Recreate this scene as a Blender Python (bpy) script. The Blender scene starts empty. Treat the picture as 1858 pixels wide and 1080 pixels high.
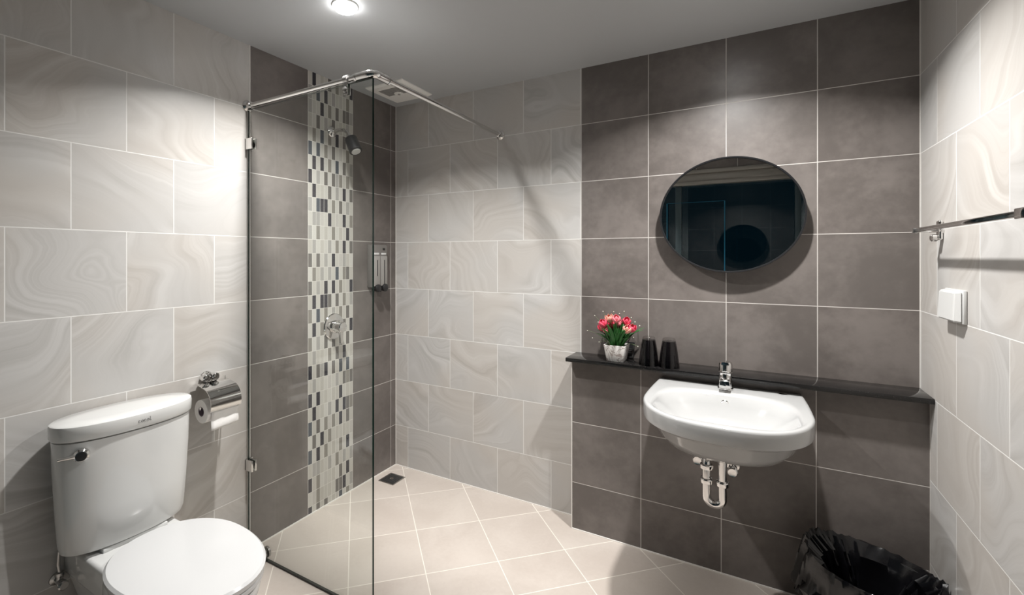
import bpy, bmesh, math, random
from mathutils import Vector, Matrix, noise
PI = math.pi
random.seed(7)

# ------------------------------------------------------------------ camera, world, lights, exposure
scene = bpy.context.scene
C = scene.collection
cam_data = bpy.data.cameras.new('camera')
cam = bpy.data.objects.new('camera', cam_data); C.objects.link(cam)
cam.location = (0, 0, 1.392)
cam.rotation_euler = (PI/2, 0, math.atan2(490, 844))
cam_data.sensor_width = 36.0
cam_data.lens = 844/1858*36
cam_data.shift_x = (929-870)/1858
cam_data.shift_y = -(540-467)/1858
cam_data.clip_start = 0.01
scene.camera = cam

world = bpy.data.worlds.new('world'); scene.world = world
world.use_nodes = True
world.node_tree.nodes['Background'].inputs[0].default_value = (0.06, 0.25, 0.36, 1)
world.node_tree.nodes['Background'].inputs[1].default_value = 0.02

LAMPS = [(-1.400, 1.340, 31.0), (-0.075, 1.800, 30.0)]
for i, (lx, ly, e) in enumerate(LAMPS):
    ld = bpy.data.lights.new('downlight_lamp', 'AREA')
    ld.shape = 'DISK'; ld.size = 0.068; ld.spread = math.radians(136)
    ld.energy = e; ld.color = (1.0, 0.985, 0.96)
    lo = bpy.data.objects.new('downlight_lamp', ld); C.objects.link(lo)
    lo.location = (lx, ly, 2.372)

scene.view_settings.view_transform = 'Standard'
scene.view_settings.look = 'None'
scene.view_settings.exposure = -0.02
scene.view_settings.gamma = 1.0
scene.view_settings.use_curve_mapping = False

# ------------------------------------------------------------------ dimensions
XL, XR, YB, ZC = -2.055, 0.573, 2.42, 2.40
YF = -0.07            # inner face of the front partition
YLED, ZLED = 2.305, 0.865
XD = -0.776           # where the dark tiles start on the back wall
ROW0, ROWH = 0.270, 0.305

# ------------------------------------------------------------------ node helpers
class NT:
    def __init__(s, name):
        s.m = bpy.data.materials.new(name); s.m.use_nodes = True
        s.t = s.m.node_tree; s.t.nodes.clear()
        s.out = s.t.nodes.new('ShaderNodeOutputMaterial')
    def n(s, typ, **kw):
        nd = s.t.nodes.new(typ)
        for k, v in kw.items(): setattr(nd, k, v)
        return nd
    def put(s, sock, v):
        if v is None: return
        if hasattr(v, 'links') or isinstance(v, bpy.types.NodeSocket): s.t.links.new(v, sock)
        else: sock.default_value = v
    def math(s, op, a, b=None, c=None, clamp=False):
        nd = s.n('ShaderNodeMath', operation=op, use_clamp=clamp)
        s.put(nd.inputs[0], a); s.put(nd.inputs[1], b); s.put(nd.inputs[2], c)
        return nd.outputs[0]
    def comb(s, x, y, z):
        nd = s.n('ShaderNodeCombineXYZ')
        s.put(nd.inputs[0], x); s.put(nd.inputs[1], y); s.put(nd.inputs[2], z)
        return nd.outputs[0]
    def pos(s):
        g = s.n('ShaderNodeNewGeometry'); sp = s.n('ShaderNodeSeparateXYZ')
        s.t.links.new(g.outputs['Position'], sp.inputs[0])
        return sp.outputs[0], sp.outputs[1], sp.outputs[2]
    def noise(s, vec, scale, detail=2.0, rough=0.5, dist=0.0):
        nd = s.n('ShaderNodeTexNoise')
        s.put(nd.inputs['Vector'], vec); nd.inputs['Scale'].default_value = scale
        nd.inputs['Detail'].default_value = detail; nd.inputs['Roughness'].default_value = rough
        nd.inputs['Distortion'].default_value = dist
        return nd.outputs['Fac']
    def white(s, vec):
        nd = s.n('ShaderNodeTexWhiteNoise', noise_dimensions='3D'); s.put(nd.inputs['Vector'], vec)
        return nd.outputs['Value'], nd.outputs['Color']
    def mix(s, f, a, b, mode='MIX'):
        nd = s.n('ShaderNodeMix', data_type='RGBA', blend_type=mode)
        s.put(nd.inputs[0], f); s.put(nd.inputs[6], a); s.put(nd.inputs[7], b)
        return nd.outputs[2]
    def rng(s, v, a, b, c=0.0, d=1.0):
        nd = s.n('ShaderNodeMapRange', interpolation_type='SMOOTHSTEP')
        s.put(nd.inputs[0], v); 
        for i, q in enumerate((a, b, c, d)): nd.inputs[i+1].default_value = q
        return nd.outputs[0]
    def bump(s, h, strength, dist=0.002):
        nd = s.n('ShaderNodeBump'); nd.inputs['Strength'].default_value = strength
        nd.inputs['Distance'].default_value = dist; s.put(nd.inputs['Height'], h)
        return nd.outputs[0]
    def pbr(s, color=None, rough=None, metal=None, normal=None, **kw):
        p = s.n('ShaderNodeBsdfPrincipled')
        s.put(p.inputs['Base Color'], color); s.put(p.inputs['Roughness'], rough); s.put(p.inputs['Metallic'], metal)
        if normal is not None: s.put(p.inputs['Normal'], normal)
        for k, v in kw.items(): s.put(p.inputs[k], v)
        s.t.links.new(p.outputs[0], s.out.inputs[0])
        return p

def rgb(*c): return (c[0], c[1], c[2], 1.0)

def tile_frame(t, U, Vv, u0, w, v0, h, bond, gw):
    """cell ids and the grout mask of a wall of tiles; bond shifts every odd row"""
    vr = t.math('DIVIDE', t.math('SUBTRACT', Vv, v0), h)
    row = t.math('FLOOR', vr)
    odd = t.math('ABSOLUTE', t.math('MODULO', row, 2.0))
    ur = t.math('DIVIDE', t.math('SUBTRACT', U, u0), w)
    if bond: ur = t.math('SUBTRACT', ur, t.math('MULTIPLY', odd, bond))
    col = t.math('FLOOR', ur)
    fu = t.math('SUBTRACT', ur, col); fv = t.math('SUBTRACT', vr, row)
    du = t.math('MULTIPLY', t.math('MINIMUM', fu, t.math('SUBTRACT', 1.0, fu)), w)
    dv = t.math('MULTIPLY', t.math('MINIMUM', fv, t.math('SUBTRACT', 1.0, fv)), h)
    mask = t.rng(t.math('MINIMUM', du, dv), gw*0.35, gw*0.65, 1.0, 0.0)
    return row, col, mask, odd

def cream_tile(name, axis, u0, w, v0=ROW0, h=ROWH, bond=0.5):
    t = NT(name); P = t.pos(); U = P['xy'.index(axis)]; Z = P[2]
    row, col, mask, _ = tile_frame(t, U, Z, u0, w, v0, h, bond, 0.0034)
    rv, rc = t.white(t.comb(col, row, 3.3))
    sp = t.n('ShaderNodeSeparateXYZ'); t.t.links.new(rc, sp.inputs[0])
    vec = t.comb(t.math('ADD', U, t.math('MULTIPLY', sp.outputs[0], 31.0)),
                 t.math('ADD', t.math('MULTIPLY', Z, 1.25), t.math('MULTIPLY', sp.outputs[1], 47.0)), t.math('MULTIPLY', sp.outputs[2], 9.0))
    ang = t.math('ADD', t.math('MULTIPLY', sp.outputs[2], 1.9), -0.55)
    lu = t.math('MULTIPLY', U, t.math('SINE', ang)); lv = t.math('MULTIPLY', Z, t.math('COSINE', ang))
    n1 = t.noise(vec, 2.6, 1.0, 0.35, 0.35)
    nf = t.noise(vec, 11.0, 3.0, 0.55, 0.3)
    ph = t.math('ADD', t.math('ADD', lu, lv), t.math('ADD', t.math('MULTIPLY', n1, 0.62), t.math('MULTIPLY', nf, 0.035)))
    w1 = t.n('ShaderNodeTexNoise', noise_dimensions='1D'); t.put(w1.inputs['W'], t.math('ADD', ph, t.math('MULTIPLY', rv, 40.0)))
    w1.inputs['Scale'].default_value = 15.0; w1.inputs['Detail'].default_value = 5.0; w1.inputs['Roughness'].default_value = 0.62
    msk = t.rng(t.noise(vec, 3.1, 1.0, 0.4, 0.3), 0.35, 0.65)
    bands = t.math('MULTIPLY', t.math('SUBTRACT', w1.outputs['Fac'], 0.5), t.math('ADD', t.math('MULTIPLY', msk, 1.9), 0.5))
    bfac = t.math('ADD', bands, 0.55, clamp=True)
    warm = t.rng(t.noise(vec, 2.0, 1.0), 0.38, 0.62)
    base_d = t.mix(warm, rgb(.395, .383, .368), rgb(.410, .378, .348))
    base_l = t.mix(warm, rgb(.540, .530, .518), rgb(.545, .522, .493))
    c = t.mix(bfac, base_d, base_l)
    c = t.mix(t.math('MULTIPLY', rv, 0.25), c, rgb(.49, .475, .455))
    c = t.mix(mask, c, rgb(.70, .69, .67))
    r = t.math('ADD', t.math('MULTIPLY', mask, 0.4), 0.36)
    t.pbr(c, r, 0.0, t.bump(t.math('SUBTRACT', 1.0, mask), 0.35, 0.001), **{'Specular IOR Level': 0.32})
    return t.m

def dark_color(t, vec, rv):
    n1 = t.noise(vec, 3.0, 4.0, 0.6, 0.4); n2 = t.noise(vec, 26.0, 4.0, 0.65)
    f = t.math('ADD', t.math('MULTIPLY', n1, 0.75), t.math('MULTIPLY', n2, 0.25))
    c = t.mix(t.rng(f, 0.36, 0.66), rgb(.112, .097, .089), rgb(.182, .160, .148))
    return t.mix(t.math('MULTIPLY', rv, 0.22), c, rgb(.155, .142, .132))

def dark_tile(name, axis, u0, w, v0=ROW0, h=ROWH):
    t = NT(name); P = t.pos(); U = P['xy'.index(axis)]; Z = P[2]
    row, col, mask, _ = tile_frame(t, U, Z, u0, w, v0, h, 0, 0.0030)
    rv, rc = t.white(t.comb(col, row, 7.7))
    vec = t.comb(t.math('ADD', U, t.math('MULTIPLY', rv, 21.0)), Z, t.math('MULTIPLY', rv, 5.0))
    c = t.mix(mask, dark_color(t, vec, rv), rgb(.55, .52, .49))
    fine = t.noise(vec, 90.0, 3.0, 0.6)
    hgt = t.math('ADD', t.math('SUBTRACT', 1.0, mask), t.math('MULTIPLY', fine, 0.12))
    r = t.math('ADD', t.math('ADD', t.math('MULTIPLY', mask, 0.3), 0.30), t.math('MULTIPLY', fine, 0.1))
    t.pbr(c, r, 0.0, t.bump(hgt, 0.35, 0.001), **{'Specular IOR Level': 0.5})
    return t.m

def mosaic_tile(name, y0, y1):
    t = NT(name); P = t.pos(); U = P[1]; Z = P[2]
    w = (y1-y0)/12; h = ROWH/4
    row, col, mask, _ = tile_frame(t, U, Z, y0, w, ROW0, h, 0, 0.0020)
    rv, rc = t.white(t.comb(col, row, 1.7))
    par = t.math('ABSOLUTE', t.math('MODULO', t.math('ADD', row, col), 2.0))
    rv2, _ = t.white(t.comb(col, row, 9.2))
    light = t.mix(rv2, rgb(.52, .505, .47), rgb(.43, .41, .37))
    cr = t.n('ShaderNodeValToRGB'); cr.color_ramp.interpolation = 'CONSTANT'
    e = cr.color_ramp.elements
    e[0].position = 0; e[0].color = rgb(.030, .028, .036)
    e[1].position = .20; e[1].color = rgb(.135, .125, .115)
    for p, q in ((.42, (.22, .205, .18)), (.64, (.33, .32, .30)), (.84, (.060, .070, .085)), (.90, (.45, .43, .40))):
        x = e.new(p); x.color = rgb(*q)
    t.t.links.new(rv, cr.inputs[0])
    flip = t.math('GREATER_THAN', rv2, 0.90)
    sel = t.math('ABSOLUTE', t.math('SUBTRACT', par, flip))
    c = t.mix(sel, cr.outputs[0], light)
    c = t.mix(mask, c, rgb(.62, .60, .56))
    t.pbr(c, t.math('ADD', t.math('MULTIPLY', mask, .5), .15), 0.0, t.bump(t.math('SUBTRACT', 1.0, mask), 0.4, 0.001))
    return t.m

def floor_tile(name):
    t = NT(name); X, Y, Z = t.pos()
    S = t.math('ADD', X, Y); D = t.math('SUBTRACT', Y, X)
    def lines(v, L):
        m = None
        for q in L:
            a = t.math('ABSOLUTE', t.math('SUBTRACT', v, q)); m = a if m is None else t.math('MINIMUM', m, a)
        return m
    sl = [-2.4, -1.93, -1.46, -.98, -.51, -.045, .42, .89, 1.357, 1.85, 2.32, 2.79]
    dl = [4.36, 3.87, 3.36, 2.88, 2.56, 2.08, 1.60, 1.12, .64, .16, -.32]
    m = t.math('MULTIPLY', t.math('MINIMUM', lines(S, sl), lines(D, dl)), 0.7071)
    mask = t.rng(m, 0.0014, 0.0026, 1.0, 0.0)
    def idx(v, L):
        m = None
        for q in L:
            a = t.math('GREATER_THAN', v, q); m = a if m is None else t.math('ADD', m, a)
        return m
    rv, _ = t.white(t.comb(idx(S, sl), idx(D, dl), 2.2))
    vec = t.comb(X, Y, rv)
    n1 = t.noise(vec, 2.5, 4.0, 0.55, 0.5); n2 = t.noise(vec, 60.0, 3.0, 0.6)
    f = t.math('ADD', t.math('MULTIPLY', n1, .8), t.math('MULTIPLY', n2, .2))
    c = t.mix(t.rng(f, .35, .65), rgb(.485, .425, .380), rgb(.558, .500, .452))
    c = t.mix(t.math('MULTIPLY', rv, .2), c, rgb(.56, .51, .45))
    c = t.mix(mask, c, rgb(.78, .73, .66))
    t.pbr(c, t.math('ADD', t.math('MULTIPLY', n1, .15), .30), 0.0, t.bump(t.math('SUBTRACT', 1.0, mask), 0.3, 0.001), **{'Specular IOR Level': 0.4})
    return t.m

def plain(name, col, rough=0.4, metal=0.0, nscale=None, namp=0.1, bump=0.0, **kw):
    t = NT(name)
    if nscale:
        g = t.n('ShaderNodeTexCoord'); nf = t.noise(g.outputs['Object'], nscale, 4.0, .6)
        c = t.mix(nf, rgb(*[q*(1-namp) for q in col]), rgb(*[min(1, q*(1+namp)) for q in col]))
        t.pbr(c, rough, metal, t.bump(nf, bump, 0.002) if bump else None, **kw)
    else: t.pbr(rgb(*col), rough, metal, **kw)
    return t.m

def fresnel_fixed(t, ior=1.5):
    g = t.n('ShaderNodeNewGeometry')
    f = t.n('ShaderNodeFresnel')
    i = t.math('ADD', ior, t.math('MULTIPLY', g.outputs['Backfacing'], 1/ior-ior))
    t.t.links.new(i, f.inputs['IOR'])
    return f.outputs[0]

def glass_sheet(name, tint, edge=False):
    t = NT(name)
    tr = t.n('ShaderNodeBsdfTransparent'); tr.inputs[0].default_value = rgb(*tint)
    gl = t.n('ShaderNodeBsdfGlossy'); gl.inputs['Roughness'].default_value = 0.0
    mx = t.n('ShaderNodeMixShader')
    t.t.links.new(fresnel_fixed(t), mx.inputs[0]); t.t.links.new(tr.outputs[0], mx.inputs[1]); t.t.links.new(gl.outputs[0], mx.inputs[2])
    t.t.links.new(mx.outputs[0], t.out.inputs[0])
    return t.m

def emit(name, col, strength):
    t = NT(name); e = t.n('ShaderNodeEmission'); e.inputs[0].default_value = rgb(*col); e.inputs[1].default_value = strength
    t.t.links.new(e.outputs[0], t.out.inputs[0]); return t.m

def marble(name):
    t = NT(name); g = t.n('ShaderNodeTexCoord')
    n = t.noise(g.outputs['Object'], 14.0, 3.0, .55, 2.0)
    v = t.math('ABSOLUTE', t.math('SUBTRACT', n, .5))
    c = t.mix(t.rng(v, 0.0, 0.05), rgb(.36, .30, .28), rgb(.80, .78, .76))
    t.pbr(c, .3); return t.m

def granite(name):
    t = NT(name); g = t.n('ShaderNodeTexCoord')
    n = t.noise(g.outputs['Object'], 260.0, 2.0, .6)
    c = t.mix(t.rng(n, .62, .74), rgb(.008, .0075, .0075), rgb(.10, .095, .09))
    t.pbr(c, .10, 0.0); return t.m

M = dict(
    cream_left=cream_tile('cream_tile_left_wall', 'y', 0.691, 0.336, bond=0.5),
    cream_back=cream_tile('cream_tile_back_wall', 'x', -1.784, 0.3345, bond=0.5),
    cream_right=cream_tile('cream_tile_right_wall', 'y', 2.055, 0.353, bond=0.5),
    dark_back=dark_tile('dark_tile_back_wall', 'x', XD, 0.3415),
    dark_low=dark_tile('dark_tile_ledge', 'x', -0.789, 0.3405, v0=0.240, h=0.308),
    dark_left=dark_tile('dark_tile_shower_wall', 'y', 1.364, 0.338),
    dark_left2=dark_tile('dark_tile_shower_wall_far', 'y', 2.028, 0.341),
    mosaic=mosaic_tile('mosaic_strip', 1.702, 2.028),
    floor=floor_tile('beige_floor_tile'),
    ceiling=plain('ceiling_paint', (.470, .482, .492), .5, nscale=2.0, namp=.03),
    grout=plain('white_sealant', (.80, .77, .73), .5),
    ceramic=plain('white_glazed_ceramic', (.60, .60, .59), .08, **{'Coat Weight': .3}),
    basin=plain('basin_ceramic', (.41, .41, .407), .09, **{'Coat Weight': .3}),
    seatwhite=plain('white_seat_plastic', (.54, .54, .54), .16),
    chrome=plain('polished_chrome', (.78, .77, .76), .07, 1.0),
    satin=plain('satin_steel', (.50, .49, .48), .28, 1.0),
    black=plain('black_plastic', (.012, .012, .013), .35),
    blackmetal=plain('black_painted_metal', (.012, .012, .013), .3),
    rubber=plain('black_rubber', (.02, .02, .02), .6),
    mirror=plain('mirror_silver', (.86, .88, .88), .0, 1.0),
    glass=glass_sheet('clear_green_glass', (.965, .980, .970)),
    glassedge=plain('dark_green_glass_edge', (.004, .018, .014), .12),
    pane=glass_sheet('partition_glass', (.80, .92, .96)),
    tumbler=glass_sheet('smoked_tumbler_glass', (.44, .43, .45)),
    clearbase=glass_sheet('clear_tumbler_base', (.88, .88, .88)),
    alu=plain('grey_aluminium', (.34, .32, .29), .35, .6),
    post=plain('dark_teal_frame', (.05, .075, .085), .4, .3),
    tealedge=plain('teal_glass_edge', (.015, .12, .20), .15),
    granite=granite('black_granite'),
    paper=plain('tissue_paper', (.84, .82, .80), .9, nscale=60, namp=.05, bump=.3),
    core=plain('cardboard_core', (.20, .16, .19), .9),
    white=plain('white_plastic', (.60, .60, .59), .35),
    vent=plain('vent_plastic', (.86, .85, .82), .45),
    ventdark=plain('vent_grille_grey', (.30, .29, .28), .5),
    bag=plain('black_bag_film', (.004, .004, .005), .20, nscale=22, namp=.3, bump=.6, **{'Specular IOR Level': .55}),
    bin=plain('dark_bin_plastic', (.03, .03, .03), .4),
    marble=marble('white_marble_pot'),
    leaf=plain('green_leaf', (.035, .16, .035), .45, nscale=40, namp=.4),
    stem=plain('pale_green_stem', (.16, .24, .10), .5),
    bud=plain('white_bud', (.78, .76, .66), .6),
    soil=plain('moss_filler', (.05, .08, .03), .9, nscale=80, namp=.5, bump=.5),
    pink=plain('pink_petal', (.72, .060, .12), .5, nscale=55, namp=.35),
    rose=plain('rose_petal', (.78, .20, .24), .5, nscale=45, namp=.35),
    cream=plain('cream_petal', (.72, .33, .26), .5, nscale=45, namp=.25),
    dispgrey=plain('dispenser_grey', (.155, .145, .135), .30),
    chamber=plain('translucent_chamber', (.27, .26, .245), .22),
    led=emit('downlight_diffuser', (1.0, .99, .97), 45.0),
    dgrey=plain('dark_emblem_grey', (.12, .12, .12), .4),
)

# ------------------------------------------------------------------ object helpers
def wloc(o):
    v = Vector((0, 0, 0))
    while o is not None: v += o.location; o = o.parent
    return v

def finish(bm, name, mats, parent=None, smooth=35, label=None, kind=None):
    me = bpy.data.meshes.new(name)
    bmesh.ops.recalc_face_normals(bm, faces=bm.faces)
    if parent is not None: bmesh.ops.translate(bm, verts=bm.verts, vec=-wloc(parent))
    bm.to_mesh(me); bm.free()
    for m in (mats if isinstance(mats, (list, tuple)) else [mats]): me.materials.append(m)
    if smooth:
        me.polygons.foreach_set('use_smooth', [True]*len(me.polygons))
        me.set_sharp_from_angle(angle=math.radians(smooth))
    o = bpy.data.objects.new(name, me); C.objects.link(o)
    if parent is not None: o.parent = parent
    if label: o['label'] = label
    if kind: o['kind'] = kind
    return o

def tag(o, label, cat, group=None):
    o['label'] = label; o['category'] = cat
    if group: o['group'] = group
    return o

def thing(name, label, cat, loc=(0, 0, 0), group=None):
    o = bpy.data.objects.new(name, None); C.objects.link(o)
    o.location = loc; o.empty_display_size = 0.05
    return tag(o, label, cat, group)

def copy_tree(o, parent=None):
    c = o.copy(); C.objects.link(c)
    if parent is not None: c.parent = parent
    for ch in list(o.children): copy_tree(ch, c)
    return c

def BM(): return bmesh.new()

def box(bm, x0, x1, y0, y1, z0, z1, mi=0, bev=0.0, seg=2):
    t = bmesh.new()
    v = [t.verts.new((x, y, z)) for x in (x0, x1) for y in (y0, y1) for z in (z0, z1)]
    for f in ((0, 1, 3, 2), (4, 6, 7, 5), (0, 4, 5, 1), (2, 3, 7, 6), (0, 2, 6, 4), (1, 5, 7, 3)): t.faces.new([v[i] for i in f])
    if bev: bmesh.ops.bevel(t, geom=list(t.edges), offset=bev, segments=seg, profile=.5, affect='EDGES')
    merge(bm, t, mi)

def merge(bm, t, mi=0, mat=None):
    if mat is not None: bmesh.ops.transform(t, matrix=mat, verts=t.verts)
    mp = {v: bm.verts.new(v.co) for v in t.verts}
    for f in t.faces:
        try: nf = bm.faces.new([mp[v] for v in f.verts]); nf.material_index = mi if mi is not None else f.material_index
        except ValueError: pass
    t.free()

def frame_of(d):
    d = Vector(d).normalized()
    a = Vector((0, 0, 1)) if abs(d.z) < .95 else Vector((1, 0, 0))
    u = d.cross(a).normalized(); v = d.cross(u).normalized()
    return u, v

def loft(bm, loops, mi=0, cap0=True, cap1=True, closed=True):
    R = [[bm.verts.new(p) for p in L] for L in loops]
    n = len(R[0])
    for a, b in zip(R, R[1:]):
        for i in range(n if closed else n-1):
            j = (i+1) % n
            f = bm.faces.new((a[i], a[j], b[j], b[i])); f.material_index = mi
    if cap0: f = bm.faces.new(R[0][::-1]); f.material_index = mi
    if cap1: f = bm.faces.new(R[-1]); f.material_index = mi
    return R

def tube(bm, pts, r, seg=20, mi=0, caps=True):
    pts = [Vector(p) for p in pts]; rr = r if isinstance(r, (list, tuple)) else [r]*len(pts)
    loops = []; u = None
    for i, p in enumerate(pts):
        d = (pts[min(i+1, len(pts)-1)]-pts[max(i-1, 0)])
        if d.length < 1e-9: d = Vector((0, 0, 1))
        d.normalize()
        if u is None: u, v = frame_of(d)
        else:
            u = (u-d*u.dot(d)).normalized(); v = d.cross(u).normalized()
        v = d.cross(u).normalized()
        loops.append([p+(u*math.cos(2*PI*k/seg)+v*math.sin(2*PI*k/seg))*rr[i] for k in range(seg)])
    loft(bm, loops, mi, caps, caps)

def lathe(bm, c, axis, prof, seg=32, mi=0, cap0=True, cap1=True):
    """prof = [(radius, height along axis)...]"""
    c = Vector(c); d = Vector(axis).normalized(); u, v = frame_of(d)
    loops = [[c+d*h+(u*math.cos(2*PI*k/seg)+v*math.sin(2*PI*k/seg))*max(r, 1e-5) for k in range(seg)] for r, h in prof]
    loft(bm, loops, mi, cap0, cap1)

def arc(c, r, a0, a1, n, ax='xz'):
    out = []
    for i in range(n+1):
        a = a0+(a1-a0)*i/n; p = [c[0], c[1], c[2]]
        p['xyz'.index(ax[0])] += r*math.cos(a); p['xyz'.index(ax[1])] += r*math.sin(a)
        out.append(tuple(p))
    return out

def struct(o): o['kind'] = 'structure'; return o

# ------------------------------------------------------------------ the room
b = BM(); box(b, XL-.12, XR+.12, YF-.9, YB+.12, -.10, 0); struct(finish(b, 'floor', M['floor'], smooth=None))
b = BM(); box(b, XL-.12, XR+.12, YF-.9, YB+.12, ZC, ZC+.10); struct(finish(b, 'ceiling', M['ceiling'], smooth=None))
b = BM()
for y0, y1, mi in ((YF-.9, 1.364, 0), (1.364, 1.702, 1), (1.702, 2.028, 2), (2.028, YB, 3)):
    box(b, XL-.12, XL, y0, y1, 0, ZC, mi)
struct(finish(b, 'wall_left', [M['cream_left'], M['dark_left'], M['mosaic'], M['dark_left2']], smooth=None))
b = BM()
box(b, XL-.12, XD, YB, YB+.12, 0, ZC, 0); box(b, XD, XR+.12, YB, YB+.12, 0, ZC, 1)
struct(finish(b, 'wall_back', [M['cream_back'], M['dark_back']], smooth=None))
b = BM(); box(b, XR, XR+.12, YF-.9, YB, 0, ZC); struct(finish(b, 'wall_right', M['cream_right'], smooth=None))
# boxed-out lower part of the back wall under the shelf, its left end clad in cream tile
b = BM(); box(b, -.789, XR, YLED, YB, 0, ZLED, 0)
b.faces.ensure_lookup_table()
for f in b.faces:
    if f.calc_center_median().x < -.78: f.material_index = 1
struct(finish(b, 'wall_ledge', [M['dark_low'], M['cream_right']], smooth=None))
# white tile-edge beads at the corners and along the floor
def bead(n, *a):
    b = BM(); box(b, *a); struct(finish(b, 'trim_%d' % n, M['grout'], smooth=None))
bead(1, XL, XL+.004, 1.37, YB, 0, .005)
bead(2, XL, -.789, YB-.004, YB, 0, .005)
bead(3, -.789, XR, YLED-.005, YLED, 0, .005)
bead(4, XL, XL+.0025, YB-.0025, YB, 0, ZC)
bead(5, XR-.002, XR, YB-.002, YB, ZLED+.02, ZC)
bead(6, XL, XL+.003, 1.3625, 1.3655, 0, ZC)
bead(7, -.7905, -.787, YLED-.0025, YLED, 0, ZLED)
# front side behind the camera: tiled header, aluminium frame and glass partition with a dark room beyond
b = BM(); box(b, XL, XR, YF-.10, YF, 2.215, ZC); struct(finish(b, 'wall_front', M['dark_back'], smooth=None))
w = bpy.data.objects.new('window_1', None); C.objects.link(w); struct(w); w.location = (-.74, YF, 0)
b = BM()
box(b, XL, XR, YF-.085, YF+.012, 2.180, 2.215, bev=.003)
box(b, XL, XR, YF-.085, YF-.015, 2.110, 2.180, bev=.003)
box(b, XL, XR, YF-.085, YF+.004, 2.075, 2.110, bev=.003)
finish(b, 'window_head', M['alu'], w)
b = BM()
for xa, xb in ((XL, XL+.05), (-.62, -.565), (.34, .385), (XR-.05, XR)): box(b, xa, xb, YF-.085, YF-.02, 0, 2.075, bev=.003)
finish(b, 'window_frame', M['post'], w)
for q in ((-.700, -.690, 0, 1.915), (-.203, -.194, 0, 1.915), (-.690, -.203, 1.910, 1.915)):
    b = BM(); box(b, q[0], q[1], YF-.030, YF-.018, q[2]+.002, q[3]); finish(b, 'door_edge', M['tealedge'], w, smooth=None)
for xa, xb, yy in ((XL+.05, -.62, -.05), (-.565, -.20, -.04), (-.20, .34, -.065), (.385, XR-.05, -.05)):
    b = BM(); box(b, xa, xb, YF+yy-.008, YF+yy, .0, 2.075); finish(b, 'pane', M['pane'], w, smooth=None)

# ------------------------------------------------------------------ ceiling lights and fan grille
for i, (lx, ly, e) in enumerate(LAMPS):
    t = thing('ceiling_light', ['round glowing downlight in the ceiling above the glass shower panel',
                                'round glowing downlight in the ceiling in front of the round mirror'][i], 'ceiling light', (lx, ly, ZC))
    b = BM(); lathe(b, (lx, ly, ZC), (0, 0, -1), [(.052, 0), (.052, .002), (.049, .005), (.044, .004), (.043, -.001)], 48, cap0=False, cap1=False)
    finish(b, 'trim_ring', M['white'], t)
    b = BM(); lathe(b, (lx, ly, ZC), (0, 0, -1), [(.042, .001), (.041, .012), (.038, .019), (.028, .0215), (.001, .022)], 48)
    finish(b, 'diffuser', M['led'], t)
for o in C.objects:
    if o.type == 'LIGHT': o.location.z = ZC-.0225

t = thing('exhaust_fan', 'square off white exhaust fan cover in the ceiling over the shower corner', 'exhaust fan', (-1.83, 2.19, ZC))
b = BM()
x0, x1, y0, y1 = -1.972, -1.694, 2.045, 2.333
def rect(x0, x1, y0, y1, z, i=0): return [(x0+i, y0+i, z), (x1-i, y0+i, z), (x1-i, y1-i, z), (x0+i, y1-i, z)]
loft(b, [rect(x0, x1, y0, y1, ZC), rect(x0, x1, y0, y1, ZC-.006), rect(x0, x1, y0, y1, ZC-.016, .014), rect(x0, x1, y0, y1, ZC-.016, .045)], cap0=False, cap1=True)
finish(b, 'cover', M['vent'], t, smooth=20)
b = BM()
for k in range(8):
    yy = y0+.055+k*.0127
    box(b, x0+.055, x1-.055, yy, yy+.0065, ZC-.0185, ZC-.0155)
finish(b, 'grille', M['ventdark'], t, smooth=None)
b = BM(); lathe(b, ((x0+x1)/2, (y0+y1)/2, ZC-.016), (0, 0, -1), [(.030, 0), (.030, .004), (.024, .006), (.001, .006)], 28); finish(b, 'centre_cap', M['vent'], t)
b = BM(); lathe(b, ((x0+x1)/2, (y0+y1)/2, ZC-.022), (0, 0, -1), [(.008, 0), (.008, .003), (.001, .003)], 16); finish(b, 'screw', M['ventdark'], t)

# ------------------------------------------------------------------ shower enclosure
YG, XG, ZR = 1.353, -1.262, 2.107
t = thing('shower_screen', 'clear glass panel standing on the floor beside the toilet', 'shower screen', (-1.66, YG, 0))
b = BM(); box(b, XL+.008, XG, YG-.005, YG+.005, .010, 2.088)
b.faces.ensure_lookup_table()
for f in b.faces:
    f.material_index = 0 if abs(f.normal.y) > .5 or abs((f.calc_center_median().y-YG)) > .004 else 1
finish(b, 'glass_pane', [M['glass'], M['glassedge']], t, smooth=None)
for zc in (1.925, .415):
    b = BM()
    box(b, XL+.001, XL+.050, YG-.0135, YG-.0052, zc-.026, zc+.026, bev=.0015)
    box(b, XL+.001, XL+.050, YG+.0052, YG+.0135, zc-.026, zc+.026, bev=.0015)
    box(b, XL+.001, XL+.0075, YG-.0135, YG+.022, zc-.026, zc+.026, bev=.001)
    finish(b, 'wall_clamp', M['chrome'], t)
b = BM()
lathe(b, (-1.925, YG-.018, .034), (0, 1, 0), [(.020, 0), (.024, .003), (.024, .0128)], 28)
lathe(b, (-1.925, YG+.0052, .034), (0, 1, 0), [(.024, 0), (.024, .009), (.020, .013)], 28)
box(b, -1.940, -1.910, YG-.010, YG-.0052, .001, .034, bev=.001)
finish(b, 'floor_clamp', M['satin'], t)
b = BM(); box(b, XL+.0015, XL+.0078, YG-.004, YG+.004, .0, 2.088); finish(b, 'wall_seal', M['grout'], t, smooth=None)
b = BM(); box(b, XL+.01, XG, YG-.004, YG+.004, .0005, .0098); finish(b, 'floor_seal', M['rubber'], t, smooth=None)

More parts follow.
